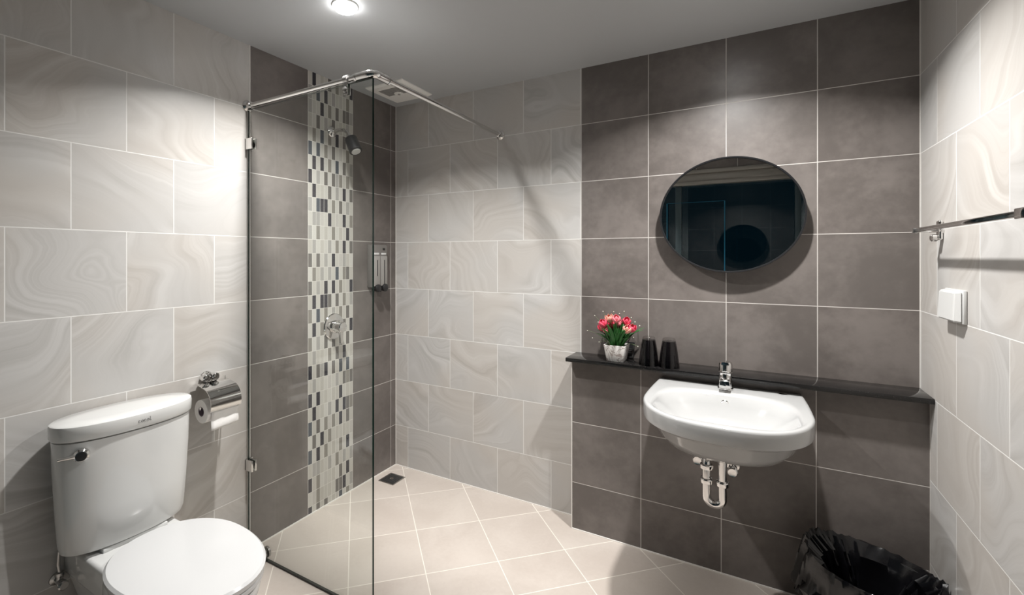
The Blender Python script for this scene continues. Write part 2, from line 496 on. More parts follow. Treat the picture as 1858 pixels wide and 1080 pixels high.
t = thing('shower_rail', 'chrome rail along the top of the glass panel turning a corner to the back wall', 'rail', (XG, YG, ZR))
b = BM()
tube(b, [(XL+.012, YG, ZR), (XG-.03, YG, ZR)], .0115, 24); tube(b, [(XG, YG+.03, ZR), (XG, YB-.012, ZR)], .0115, 24)
finish(b, 'pipe', M['chrome'], t)
b = BM()
tube(b, [(XG-.085, YG, ZR), (XG-.045, YG, ZR)]+[(XG-.03+.03*math.sin(a), YG+.03-.03*math.cos(a), ZR) for a in [PI/16*k for k in range(0, 9)]]+[(XG, YG+.085, ZR)], .0162, 24)
for p, q in (((XG-.091, YG, ZR), (XG-.083, YG, ZR)), ((XG, YG+.083, ZR), (XG, YG+.091, ZR))): tube(b, [p, q], .0180, 24)
finish(b, 'corner_joint', M['chrome'], t)
b = BM(); lathe(b, (XL, YG, ZR), (1, 0, 0), [(.027, 0), (.027, .004), (.020, .010), (.017, .012), (.017, .030), (.013, .032)], 32); finish(b, 'wall_flange', M['chrome'], t)
b = BM(); lathe(b, (XG, YB, ZR), (0, -1, 0), [(.027, 0), (.027, .004), (.020, .010), (.017, .012), (.017, .030), (.013, .032)], 32); finish(b, 'wall_flange', M['chrome'], t)
b = BM()
tube(b, [(-1.402-.011, YG, ZR), (-1.402+.011, YG, ZR)], .0175, 28)
box(b, -1.402-.010, -1.402+.010, YG-.0118, YG-.0055, ZR-.062, ZR-.008, bev=.002)
box(b, -1.402-.010, -1.402+.010, YG+.0055, YG+.0118, ZR-.062, ZR-.008, bev=.002)
lathe(b, (-1.402, YG-.0110, ZR-.043), (0, -1, 0), [(.012, 0), (.012, .004), (.009, .006)], 20)
finish(b, 'glass_clip', M['satin'], t)

# shower head
t = thing('wall_shower', 'small black cylindrical shower head on a chrome arm above the mosaic strip', 'shower', (XL, 1.866, 2.105))
b = BM(); lathe(b, (XL, 1.866, 2.105), (1, 0, 0), [(.031, 0), (.031, .004), (.026, .010), (.012, .014), (.012, .02)], 32); finish(b, 'flange', M['chrome'], t)
arm = [(XL+.010, 1.866, 2.105), (XL+.060, 1.866, 2.108), (XL+.095, 1.866, 2.103), (XL+.120, 1.866, 2.088), (XL+.142, 1.866, 2.062)]
b = BM(); tube(b, arm, .0095, 20); finish(b, 'arm', M['chrome'], t)
hd = Vector((.50, -.06, -.86)).normalized(); h0 = Vector(arm[-1])-hd*.008
b = BM(); lathe(b, h0, hd, [(.010, 0), (.017, .004), (.017, .018), (.012, .022)], 24); finish(b, 'swivel_joint', M['chrome'], t)
b = BM(); lathe(b, h0+hd*.020, hd, [(.020, 0), (.033, .006), (.034, .012), (.036, .085), (.036, .092), (.032, .095), (.026, .094)], 36)
hb = finish(b, 'head', M['black'], t, label='matt black cylindrical head')
b = BM(); lathe(b, h0+hd*.1145, hd, [(.025, 0), (.025, .002), (.021, .0035), (.001, .0035)], 28); finish(b, 'nozzle_face', M['white'], hb)

# mixer valve
t = thing('shower_mixer', 'round chrome shower mixer with a lever on the mosaic strip', 'shower mixer', (XL, 1.880, .998))
b = BM(); lathe(b, (XL, 1.880, .998), (1, 0, 0), [(.074, 0), (.074, .004), (.070, .009), (.040, .013), (.040, .012)], 48); finish(b, 'escutcheon', M['chrome'], t)
b = BM(); lathe(b, (XL+.010, 1.880, .998), (1, 0, 0), [(.036, 0), (.036, .030), (.033, .036), (.031, .060), (.026, .068), (.001, .070)], 36); finish(b, 'body', M['chrome'], t)
b = BM(); loft(b, [[(XL+.060+dx, 1.880+dy*wd, .998+z) for dx, dy in ((-.007, -1), (.007, -1), (.007, 1), (-.007, 1))] for z, wd in ((.012, .014), (-.02, .015), (-.06, .011), (-.092, .008))][::-1])
bmesh.ops.bevel(b, geom=list(b.edges), offset=.002, segments=2, affect='EDGES')
lv = finish(b, 'lever', M['chrome'], t)

# soap dispenser
DX = XL
t = thing('soap_dispenser', 'grey twin soap dispenser with black pump buttons on the dark shower wall', 'soap dispenser', (DX, 2.213, 1.19))
b = BM(); box(b, DX, DX+.050, 2.148, 2.278, 1.205, 1.470, bev=.006); hs = finish(b, 'housing', M['dispgrey'], t)
for k, yc in enumerate((2.180, 2.244)):
    b = BM(); box(b, DX+.046, DX+.058, yc-.028, yc+.028, 1.212, 1.400, bev=.004); ch = finish(b, 'chamber', M['chamber'], t)
    b = BM(); box(b, DX+.0575, DX+.0592, yc-.003, yc+.003, 1.215+(0 if k else .06), 1.375, bev=.0005); finish(b, 'level_window', M['black'], ch, label='narrow black level window')
    b = BM(); box(b, DX+.0495, DX+.0512, yc-.022, yc+.022, 1.408, 1.420, bev=.0005); finish(b, 'label_strip', M['white'], t, label='white label strip')
    b = BM(); lathe(b, (DX+.040, yc, 1.200), (1, 0, 0), [(.012, 0), (.021, .004), (.024, .020), (.024, .028), (.018, .032), (.001, .033)], 28)
    finish(b, 'pump_button', M['black'], t, label='round black pump button')
    b = BM(); lathe(b, (DX+.030, yc-.008, 1.206), (0, 0, -1), [(.012, 0), (.012, .016), (.008, .022), (.007, .032)], 20); finish(b, 'nozzle', M['black'], t)
b = BM(); box(b, DX+.0498, DX+.0512, 2.236, 2.256, 1.436, 1.450, bev=.0004); finish(b, 'emblem', M['black'], t, label='small dark emblem')

# floor drain
t = thing('floor_drain', 'small square dark steel drain set in the shower corner floor', 'drain', (-1.94, 2.248, 0))
b = BM(); box(b, -2.000, -1.880, 2.188, 2.308, .0002, .003, bev=.0008); finish(b, 'frame', M['satin'], t, smooth=None)
b = BM()
box(b, -1.990, -1.890, 2.198, 2.298, .003, .0036)
for k in range(6): 
    xx = -1.984+k*.0165
    box(b, xx, xx+.0085, 2.204, 2.292, .0036, .0046)
g = finish(b, 'grate', M['bin'], t, smooth=None)
b = BM(); lathe(b, (-1.94, 2.248, .0046), (0, 0, 1), [(.012, 0), (.012, .001), (.001, .001)], 20); finish(b, 'grate_screw', M['chrome'], g)

# ------------------------------------------------------------------ mirror
mc = Vector((-.0825, 0, 1.584)); RX, RZ = .2915, .2615; YM = 2.372
def ell(rx, rz, y, n=96): return [(mc.x+rx*math.cos(2*PI*k/n), y, mc.z+rz*math.sin(2*PI*k/n)) for k in range(n)]
t = thing('wall_mirror', 'round mirror with a thin black frame on the dark tiled wall', 'mirror', (mc.x, YB, mc.z))
b = BM(); loft(b, [ell(RX-.003, RZ-.003, YM+.016), ell(RX-.003, RZ-.003, YM+.002)]); finish(b, 'mirror_glass', M['mirror'], t, smooth=30)
b = BM()
R = [ell(RX-.0075, RZ-.0075, YM+.0005), ell(RX-.007, RZ-.007, YM-.006), ell(RX-.001, RZ-.001, YM-.007), ell(RX, RZ, YM-.005), ell(RX, RZ, YM+.022), ell(RX-.006, RZ-.006, YM+.022)]
loft(b, R, cap0=False, cap1=False); finish(b, 'mirror_frame', M['blackmetal'], t)
b = BM(); box(b, mc.x-.08, mc.x+.08, YM+.017, YB-.0002, mc.z-.05, mc.z+.10, bev=.003); finish(b, 'mounting_block', M['black'], t)

# ------------------------------------------------------------------ shelf and things on it
b = BM(); box(b, -.805, XR-.0005, 2.250, YB-.0005, ZLED+.0002, .885, bev=.0025)
tag(finish(b, 'stone_shelf', M['granite']), 'black polished granite shelf running along the dark wall under the mirror', 'shelf')
ZS = .8852

t = thing('glass_tumbler', '', 'glass', (-.411, 2.300, ZS))
def tumbler():
    b = BM()
    out = [(.0455, 0), (.0448, .010), (.0400, .052), (.0340, .095), (.0292, .119), (.001, .1192)]
    inn = [(.001, .116), (.0240, .116), (.0300, .094), (.0362, .052), (.0412, .010), (.0430, .0004)]
    lathe(b, (-.411, 2.300, ZS), (0, 0, 1), out+inn, 40, cap0=False, cap1=False)
    # close the lip
    finish(b, 'glass_wall', M['tumbler'], t)
    b = BM()
    lathe(b, (-.411, 2.300, ZS+.1195), (0, 0, 1), [(.0285, 0), (.0290, .001), (.0272, .0105), (.0245, .0135), (.001, .0135)], 40)
    finish(b, 'thick_base', M['clearbase'], t)
tumbler()
tag(t, 'upside down smoked glass tumbler beside the flower pot', 'glass', 'smoked tumblers on the shelf')
t2 = copy_tree(t); t2.location = (-.322, 2.300, ZS)
tag(t2, 'upside down smoked glass tumbler on the side nearer the tap', 'glass', 'smoked tumblers on the shelf')

b = BM()
mt = Matrix.Translation((-.530, 2.398, ZS+.0006)) @ Matrix.Rotation(math.radians(-14), 4, 'X')
def mbox(b, m, *a, mi=0, bev=0):
    q = BM(); box(q, *a, bev=bev); merge(b, q, mi, m)
t = thing('notice_card', 'small black notice card leaning on the wall behind the flower pot', 'card', (-.530, 2.40, ZS))
mbox(b, mt, -.030, .030, 0, .003, 0, .080, bev=.0006); finish(b, 'card_face', M['black'], t, smooth=None)
b = BM()
for x0_, x1_, z0_, z1_ in ((-.025, .025, .071, .073), (-.025, .025, .006, .008), (-.025, -.023, .008, .071), (.023, .025, .008, .071), (-.018, .018, .046, .048), (-.018, .018, .036, .038), (-.018, .018, .026, .028)):
    mbox(b, mt, x0_, x1_, -.0006, .0002, z0_, z1_)
finish(b, 'printed_lines', M['satin'], t, smooth=None, label='pale printed outline and text lines')

# flower pot with artificial tulips
PX, PY = -.565, 2.318
t = thing('potted_tulips', 'white marbled square pot of pink tulips on the left end of the shelf', 'flower pot', (PX, PY, ZS))
def sq(h, z, r=.004, n=4):
    out = []
    for sx, sy in ((1, 1), (-1, 1), (-1, -1), (1, -1)):
        a0 = {(1, 1): 0, (-1, 1): PI/2, (-1, -1): PI, (1, -1): 1.5*PI}[(sx, sy)]
        for k in range(n+1):
            a = a0+PI/2*k/n; out.append((PX+sx*(h-r)+r*math.cos(a), PY+sy*(h-r)+r*math.sin(a), z))
    return out
b = BM(); loft(b, [sq(.038, ZS), sq(.040, ZS+.003), sq(.052, ZS+.078), sq(.052, ZS+.080), sq(.048, ZS+.080), sq(.045, ZS+.066)]); pot = finish(b, 'pot', M['marble'], t)
b = BM(); loft(b, [sq(.044, ZS+.0665), sq(.044, ZS+.072)]); finish(b, 'filler', M['soil'], t)
def blade(b, p, az, L, w, lean, curl, mi=0):
    n = 9; d = Vector((math.cos(az), math.sin(az), 0)); s = Vector((-d.y, d.x, 0)); q = Vector(p); ang = lean
    prev = None
    for k in range(n+1):
        f = k/n; ww = w*math.sin(PI*min(1, (f*.86+.12)))**.8
        if k == n: ww = w*.04
        fold = d*math.sin(PI/2-ang)*.0
        c = q
        row = [b.verts.new(c-s*ww+Vector((0, 0, ww*.35))), b.verts.new(c), b.verts.new(c+s*ww+Vector((0, 0, ww*.35)))]
        if prev:
            for i in range(2): b.faces.new((prev[i], prev[i+1], row[i+1], row[i])).material_index = mi
        prev = row; ang += curl/n
        q = q+(d*math.sin(ang)+Vector((0, 0, 1))*math.cos(ang))*(L/n)
b = BM(); R_ = random.Random(3)
for k in range(64):
    az = R_.uniform(0, 2*PI); rad = R_.uniform(0, .030)
    blade(b, (PX+rad*math.cos(az), PY+rad*math.sin(az)*.8, ZS+.066), az+R_.uniform(-.5, .5), R_.uniform(.08, .15), R_.uniform(.0055, .011), R_.uniform(.0, .50), R_.uniform(.1, 1.1))
fo = finish(b, 'leaves', M['leaf'], t, smooth=60)
so = fo.modifiers.new('thick', 'SOLIDIFY'); so.thickness = .0006

def petal(b, c, az, R, Hh, tilt=0.0, mi=0):
    d = Vector((math.cos(az), math.sin(az), 0)); s = Vector((-d.y, d.x, 0)); n, m = 7, 4; rows = []
    for k in range(n+1):
        f = k/n
        rr = R*(math.sin(PI*(.06+.70*f))**.75); z = Hh*f
        wa = 1.05*math.sin(PI*min(.97, .16+.80*f))**.6
        rows.append([b.verts.new(Vector(c)+(d*math.cos(wa*(j/m*2-1))+s*math.sin(wa*(j/m*2-1)))*rr*(1+tilt*f)+Vector((0, 0, z-(.12*Hh*f*abs(j/m*2-1)**2)))) for j in range(m+1)])
    for r0, r1 in zip(rows, rows[1:]):
        for j in range(m): b.faces.new((r0[j], r0[j+1], r1[j+1], r1[j])).material_index = mi
blooms = [(-.614, 1.066, 'pink', .0), (-.630, 1.040, 'pink', -.3), (-.604, 1.032, 'rose', .2), (-.590, 1.090, 'cream', .1), (-.556, 1.091, 'rose', 0), (-.558, 1.062, 'rose', -.1), (-.519, 1.079, 'pink', .1), (-.494, 1.052, 'pink', .3), (-.510, 1.046, 'cream', .1), (-.585, 1.058, 'pink', 0)]
for i, (bx, bz, col, tl) in enumerate(blooms):
    by = PY-.022+.016*((i*7) % 4-1.2)
    b = BM()
    for k in range(3): petal(b, (0, 0, 0), 2*PI*k/3+i, .0205, .040, .12)
    for k in range(3): petal(b, (0, 0, .001), 2*PI*k/3+PI/3+i, .0170, .041, -.15)
    mt = Matrix.Translation((bx, by, bz-.017)) @ Matrix.Rotation((bx-PX)*5.0, 4, 'Y') @ Matrix.Rotation(.35, 4, 'X')
    bmesh.ops.transform(b, matrix=mt, verts=b.verts)
    f = finish(b, 'tulip_bloom', M[col], t, smooth=80, label={'pink': 'deep pink tulip bloom', 'rose': 'paler rose tulip bloom', 'cream': 'salmon tulip bloom'}[col])
    md = f.modifiers.new('thick', 'SOLIDIFY'); md.thickness = .0008
    b = BM(); p0 = Vector((PX+(bx-PX)*.35, PY+(by-PY)*.4, ZS+.068)); p1 = Vector((bx, by, bz-.016)); mid = (p0+p1)/2+Vector(((bx-PX)*.12, 0, .004))
    tube(b, [p0, mid, p1], .0018, 8); finish(b, 'flower_stem', M['leaf'], f)
sprigs = [(-.715, 1.018), (-.669, 1.101), (-.576, 1.125), (-.487, 1.105), (-.458, 1.062), (-.462, .965), (-.677, .990), (-.656, 1.067), (-.478, 1.010), (-.525, 1.130), (-.545, 1.120), (-.625, 1.125), (-.640, .975), (-.470, 1.085)]
for i, (sx, sz) in enumerate(sprigs):
    sy = PY+R_.uniform(-.050, .012); p0 = Vector((PX+(sx-PX)*.2, PY+(sy-PY)*.3, ZS+.068)); p2 = Vector((sx, sy, sz))
    p1 = Vector((PX+(sx-PX)*.55, (p0.y+sy)/2, max(sz, p0.z)*.5+p0.z*.5+.028)); pts = []
    for k in range(11):
        f = k/10; pts.append(p0*(1-f)**2+p1*2*f*(1-f)+p2*f*f)
    b = BM(); tube(b, pts, [.0011-.0006*k/10 for k in range(11)], 6); st = finish(b, 'sprig', M['stem'], t, label='thin stem with tiny white buds')
    b = BM()
    for k in (10,):
        o_ = Vector((R_.uniform(-1, 1), R_.uniform(-1, 1), R_.uniform(-.5, 1)))*.008*(k != 10); q = pts[k]+o_
        q.y = min(q.y, YB-.006)
        if k != 10: tube(b, [pts[k], q], .0004, 5)
        bmesh.ops.create_icosphere(b, subdivisions=1, radius=.0026, matrix=Matrix.Translation(q))
    finish(b, 'buds', M['bud'], st)

# ------------------------------------------------------------------ wash basin
BX, BYB, BZ = -.0875, YLED-.001, .834
HW, DEP = .286, .590
def dshape(s, z, back=0.0, yo=0.0, n=64, sx=1.0, front=1.0, ex=2.55):
    """D outline; s scales about the back middle, front = how far the bow reaches"""
    hw = HW*s*sx; out = []
    ys = BYB-back
    yside = .300*s   # straight-ish flank
    dep = DEP*s*front
    m = n
    for k in range(m+1):
        a = PI*k/m            # 0 = right end, PI = left end of the bow
        ca, sa = math.cos(a), math.sin(a)
        x = hw*math.copysign(abs(ca)**(2/ex), ca); y = -(dep-yside)*abs(sa)**(2/ex*1.25)-yside
        out.append((BX+x, ys+y+yo, z))
    # left flank back to wall, back edge, right flank
    nl = 8
    for k in range(1, nl+1):
        f = k/nl; out.append((BX-hw+(.012*s)*f**2, ys-yside*(1-f)+yo, z))
    nb = 20
    for k in range(1, nb+1):
        f = k/nb; xa = -hw+.012*s; xb = hw-.012*s
        out.append((BX+xa+(xb-xa)*f, ys+yo, z))
    for k in range(1, nl):
        f = k/nl; out.append((BX+hw-.012*s*(1-f)**2, ys-yside*f+yo, z))
    return out
def blend(a, c, f): return [tuple(p[i]*(1-f)+q[i]*f for i in range(3)) for p, q in zip(a, c)]
def insetloop(L, d, z):
    cx = BX; cy = BYB-.28
    n = len(L); out = []
    for i in range(n):
        p0 = Vector(L[i-1]); p1 = Vector(L[(i+1) % n]); tt = (p1-p0); tt.z = 0
        if tt.length < 1e-8: tt = Vector((1, 0, 0))
        tt.normalize(); nr = Vector((-tt.y, tt.x, 0))
        if nr.dot(Vector((cx, cy, 0))-Vector((L[i][0], L[i][1], 0))) < 0: nr = -nr
        out.append((L[i][0]+nr.x*d, min(L[i][1]+nr.y*d, BYB), z))
    return out
def bowl_ellipse(cx, cy, rx, ry, z, N, ex=2.3, a0=0):
    """N points starting on the right going over the front, like dshape"""
    out = []
    n1 = 65; rest = N-n1
    for k in range(n1):
        a = PI*k/64; ca, sa = math.cos(a), math.sin(a)
        out.append((cx+rx*math.copysign(abs(ca)**(2/ex), ca), cy-ry*abs(sa)**(2/ex), z))
    for k in range(1, rest+1):
        a = PI+PI*k/(rest+1); ca, sa = math.cos(a), math.sin(a)
        out.append((cx+rx*math.copysign(abs(ca)**(2/ex), ca), cy+ry*abs(sa)**(2/ex), z))
    return out
top = dshape(1.0, BZ); N = len(top)
t = thing('wash_basin', 'white ceramic wash basin fixed to the dark wall under the shelf', 'wash basin', (BX, BYB, .60))
L = []
# underside from the bottom up, then lip, then inner bowl down
cyb = BYB-.285
for z, rx, ry, yo in ((.632, .070, .060, .05), (.636, .115, .100, .045), (.652, .165, .158, .035), (.672, .203, .205, .02), (.710, .232, .242, .01), (.748, .250, .262, .005)):
    L.append(bowl_ellipse(BX, cyb+yo, rx, ry, z, N, 2.2))
L.append(blend(bowl_ellipse(BX, cyb+.002, .258, .272, .768, N, 2.3), insetloop(top, .020, .768), .6))
L.append(insetloop(top, .012, .770)); L.append(insetloop(top, .002, .775)); L.append(insetloop(top, .0, .785))
L.append(insetloop(top, .0, BZ-.010)); L.append(insetloop(top, .002, BZ-.004)); L.append(insetloop(top, .007, BZ-.0003)); L.append(insetloop(top, .014, BZ))
cyi = BYB-.345
rim = bowl_ellipse(BX, cyi, .245, .205, BZ-.002, N, 2.9)
L.append(blend(insetloop(top, .02, BZ), rim, .75)); L.append(rim)
for z, rx, ry, yo in ((BZ-.012, .236, .196, 0), (BZ-.045, .215, .178, 0), (BZ-.085, .175, .150, .005), (BZ-.115, .120, .110, .012), (BZ-.130, .060, .060, .02), (BZ-.134, .024, .024, .025)):
    L.append(bowl_ellipse(BX, cyi+yo, rx, ry, z, N, 2.5))
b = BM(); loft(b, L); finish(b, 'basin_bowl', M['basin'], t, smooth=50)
b = BM(); lathe(b, (.117, 2.262, BZ+.0002), (0, 0, 1), [(.019, 0), (.019, .002), (.015, .004), (.001, .004)], 28); finish(b, 'tap_hole_cap', M['chrome'], t)
b = BM(); lathe(b, (BX, cyi+.025, BZ-.133), (0, 0, 1), [(.027, 0), (.027, .003), (.022, .005), (.020, .002), (.001, .002)], 32); finish(b, 'waste_ring', M['chrome'], t)
b = BM(); lathe(b, (BX, cyi+.184, BZ-.046), (0, -1, .35), [(.020, -.004), (.020, .003), (.016, .005), (.013, .004), (.012, -.002)], 32); finish(b, 'overflow_ring', M['chrome'], t)

# faucet
FX, FY = -.0885, 2.232
t = thing('basin_faucet', 'short chrome single lever faucet on the back of the wash basin', 'faucet', (FX, FY, BZ))
b = BM(); lathe(b, (FX, FY, BZ+.0003), (0, 0, 1), [(.030, 0), (.030, .004), (.0255, .008), (.0245, .062), (.0255, .064), (.0255, .070), (.022, .072)], 36); fb = finish(b, 'body', M['chrome'], t)
b = BM()
def rr(cx, cz, hw, hh, y, r=.006, n=4):
    out = []
    for a0, sx, sz in ((0, 1, 1), (PI/2, -1, 1), (PI, -1, -1), (1.5*PI, 1, -1)):
        for k in range(n+1):
            a = a0+PI/2*k/n; out.append((cx+sx*(hw-r)+r*math.cos(a), y, cz+sz*(hh-r)+r*math.sin(a)))
    return out
loft(b, [rr(FX, BZ+.040, .021, .020, FY-.010), rr(FX, BZ+.039, .0215, .0195, FY-.030), rr(FX, BZ+.036, .0215, .0175, FY-.050), rr(FX, BZ+.033, .021, .0160, FY-.066), rr(FX, BZ+.032, .019, .0135, FY-.069)]); sp_ = finish(b, 'spout', M['chrome'], t, smooth=40)
b = BM(); lathe(b, (FX, FY-.052, BZ+.020), (0, 0, -1), [(.0125, 0), (.0125, .010), (.010, .012), (.001, .011)], 24); finish(b, 'aerator', M['satin'], sp_)
b = BM(); lathe(b, (FX, FY, BZ+.073), (0, 0, 1), [(.0235, 0), (.0265, .003), (.0265, .034), (.022, .042), (.001, .045)], 36)
loft(b, [rr(FX, BZ+.104, .0125, .010, FY+.004), rr(FX, BZ+.110, .0140, .0095, FY-.026), rr(FX, BZ+.114, .0145, .006, FY-.046), rr(FX, BZ+.115, .0125, .0062, FY-.050)][::1]); hn = finish(b, 'lever_handle', M['chrome'], t, smooth=40)
b = BM(); lathe(b, (FX, FY-.0262, BZ+.084), (0, -1, 0), [(.004, 0), (.004, .0012), (.001, .0012)], 14); finish(b, 'temperature_dot', M['black'], hn)

# trap and valves under the basin
TX, TY = -.094, 2.110; T2 = -.152
t = thing('drain_trap', 'bright chrome bottle bend drain pipe hanging under the wash basin', 'drain pipe', (TX, TY, .60))
b = BM(); r_ = (TX-T2)/2
pts = [(TX, TY, .618), (TX, TY, .430)]+arc(((TX+T2)/2, TY, .418), r_, 0, -PI, 18)+[(T2, TY, .430), (T2, TY, .545)]+[(T2, TY+.022-.022*math.cos(a), .545+.022*math.sin(a)) for a in (PI/8, PI/4, 3*PI/8, PI/2)]+[(T2, YLED-.001, .567)]
tube(b, pts, .0165, 24); finish(b, 'pipe_bend', M['chrome'], t)
for x, z in ((TX, .482), (T2, .482), (TX, .604), (T2, .540)):
    b = BM(); lathe(b, (x, TY, z-.012), (0, 0, 1), [(.017, 0), (.0235, .002), (.0245, .006), (.0245, .017), (.0225, .021), (.017, .022)], 12 if z > .5 else 32); finish(b, 'slip_nut', M['chrome'], t, smooth=25)
b = BM(); lathe(b, (T2, YLED-.0005, .567), (0, -1, 0), [(.036, 0), (.034, .005), (.018, .012)], 32); finish(b, 'wall_flange', M['chrome'], t)
def angle_valve(x, z, lab, top):
    t = thing('angle_valve', lab, 'valve', (x, YLED, z))
    b = BM(); lathe(b, (x, YLED-.0005, z), (0, -1, 0), [(.027, 0), (.025, .006), (.012, .010), (.012, .030), (.017, .033), (.017, .056), (.013, .058)], 28)
    lathe(b, (x, YLED-.042, z), (0, 0, 1), [(.012, 0), (.012, .026), (.014, .028), (.014, .040), (.008, .042)], 20); finish(b, 'valve_body', M['chrome'], t)
    b = BM(); lathe(b, (x, YLED-.058, z), (0, -1, 0), [(.008, 0), (.008, .010), (.019, .013), (.021, .026), (.017, .031), (.010, .030)], 12); finish(b, 'valve_knob', M['chrome'], t, smooth=20)
    b = BM(); tube(b, [(x, YLED-.042, z+.040), (x+(top[0]-x)*.1, YLED-.042, z+.08), (x+(top[0]-x)*.5, YLED-.044, z+.12), (top[0], YLED-.044, top[1])], .0055, 14); finish(b, 'supply_hose', M['satin'], t)
angle_valve(-.062, .488, 'chrome angle valve to the right of the drain bend', (-.055, .66))
angle_valve(-.196, .510, 'chrome angle valve to the left of the drain bend', (-.170, .66))

# ------------------------------------------------------------------ toilet
TYc = .810
t = thing('toilet', 'white ceramic close coupled toilet with the lid down against the cream tiled wall', 'toilet', (-1.75, TYc, 0))
def lens(cx, a, hw, z, n=72, ex=2.25):
    out = []
    for k in range(n):
        q = 2*PI*k/n; c_, s_ = math.cos(q), math.sin(q)
        x = cx+a*math.copysign(abs(c_)**(2/ex), c_); y = TYc+hw*math.copysign(abs(s_)**(2/ex), s_)
        out.append((max(x, XL+.004), y, z))
    return out
def egg(cx, a0, a1, hw, z, n=72, ex=2.2, yo=0.0):
    """a1 toward the front (+x), a0 toward the wall"""
    out = []
    for k in range(n):
        q = 2*PI*k/n; c_, s_ = math.cos(q), math.sin(q)
        a = a1 if c_ > 0 else a0
        out.append((cx+a*math.copysign(abs(c_)**(2/(2.0 if c_ > 0 else ex)), c_), TYc+yo+hw*math.copysign(abs(s_)**(2/ex), s_), z))
    return out
b = BM()
loft(b, [lens(-1.945, .075, .172, .416), lens(-1.945, .088, .184, .420), lens(-1.944, .095, .190, .440), lens(-1.942, .099, .198, .56), lens(-1.940, .102, .205, .70), lens(-1.940, .103, .207, .792), lens(-1.94, .095, .199, .794)])
tk = finish(b, 'tank', M['ceramic'], t, smooth=40)
b = BM()
loft(b, [lens(-1.939, .101, .205, .796), lens(-1.939, .106, .211, .798), lens(-1.938, .108, .214, .804), lens(-1.938, .109, .215, .838), lens(-1.938, .107, .213, .846), lens(-1.938, .100, .207, .850), lens(-1.938, .05, .150, .852)])
ld = finish(b, 'tank_lid', M['ceramic'], t, smooth=40)
# small maker's mark on the lid front: a row of thin strokes following the bow
b = BM()
def lens_x(y, a=.109, hw=.215, cx=-1.938, ex=2.25): return cx+a*(1-abs((y-TYc)/hw)**ex)**(1/ex)
def stroke(b, pts, w=.0012):
    for p, q in zip(pts, pts[1:]):
        A = Vector((lens_x(p[0])+.0003, p[0], p[1])); B = Vector((lens_x(q[0])+.0003, q[0], q[1])); tube(b, [A, B], w/2, 6)
y_ = .800
for k in range(5):
    if k in (0, 2): stroke(b, [(y_+.0035+.0035*math.cos(a), .822+.004*math.sin(a)) for a in [PI/4*j for j in range(1, 8)]])
    elif k in (1, 3): stroke(b, [(y_+.0035+.0035*math.cos(a), .822+.004*math.sin(a)) for a in [PI/4*j for j in range(0, 9)]])
    else: stroke(b, [(y_+.002, .832), (y_+.002, .818), (y_+.006, .818)])
    y_ += .0088
finish(b, 'maker_mark', M['dgrey'], ld, smooth=None, label='small grey maker mark on the front of the lid')
b = BM()
ly_ = .655; lx_ = lens_x(ly_, .103, .207, -1.940)
nrm = Vector((1, -.42, 0)).normalized()
lathe(b, (lx_-.002, ly_, .755), nrm, [(.019, 0), (.021, .003), (.021, .016), (.016, .022), (.001, .023)], 32)
tube(b, [(lx_+.006, ly_-.010, .755), (lx_+.006, ly_-.032, .756), (lx_-.002, ly_-.062, .757)], [.0085, .0065, .0050], 16)
lv = finish(b, 'flush_lever', M['chrome'], t)
b = BM(); lathe(b, Vector((lx_-.002, ly_, .755))+nrm*.0225, nrm, [(.0145, 0), (.0145, .002), (.001, .0028)], 28); finish(b, 'lever_cap', M['black'], lv, label='dark oval cap on the chrome lever')
# pan: foot to rim, with the deck under the tank
b = BM()
loft(b, [egg(-1.72, .25, .24, .115, 0), egg(-1.72, .25, .245, .118, .03), egg(-1.72, .25, .24, .108, .10), egg(-1.70, .24, .28, .118, .20), egg(-1.64, .26, .315, .150, .29), egg(-1.60, .25, .325, .172, .350), egg(-1.59, .24, .325, .178, .385), egg(-1.59, .236, .320, .174, .396), egg(-1.59, .20, .28, .14, .398)])
box(b, XL+.006, -1.62, TYc-.142, TYc+.142, .300, .404, bev=.014, seg=4)
loft(b, [[(x, y, z) for x, y in ((XL+.02+i_, TYc-hw_), (-1.66, TYc-hw_), (-1.66, TYc+hw_), (XL+.02+i_, TYc+hw_))] for z, hw_, i_ in ((0, .10, .02), (.15, .095, .02), (.31, .135, 0))])
box(b, XL+.03, -1.86, TYc-.10, TYc+.10, .400, .4165, bev=.004)
finish(b, 'pan', M['ceramic'], t, smooth=40)
b = BM()
loft(b, [egg(-1.555, .215, .287, .180, .4045), egg(-1.555, .220, .292, .186, .408), egg(-1.555, .220, .292, .186, .419), egg(-1.555, .216, .288, .182, .423)]); finish(b, 'seat', M['seatwhite'], t, smooth=40)
b = BM()
loft(b, [egg(-1.560, .225, .291, .183, .4245), egg(-1.560, .233, .299, .191, .427), egg(-1.560, .234, .300, .192, .440), egg(-1.560, .227, .293, .185, .447), egg(-1.560, .19, .25, .150, .4495), egg(-1.56, .10, .14, .085, .4505)]); finish(b, 'seat_lid', M['seatwhite'], t, smooth=40)

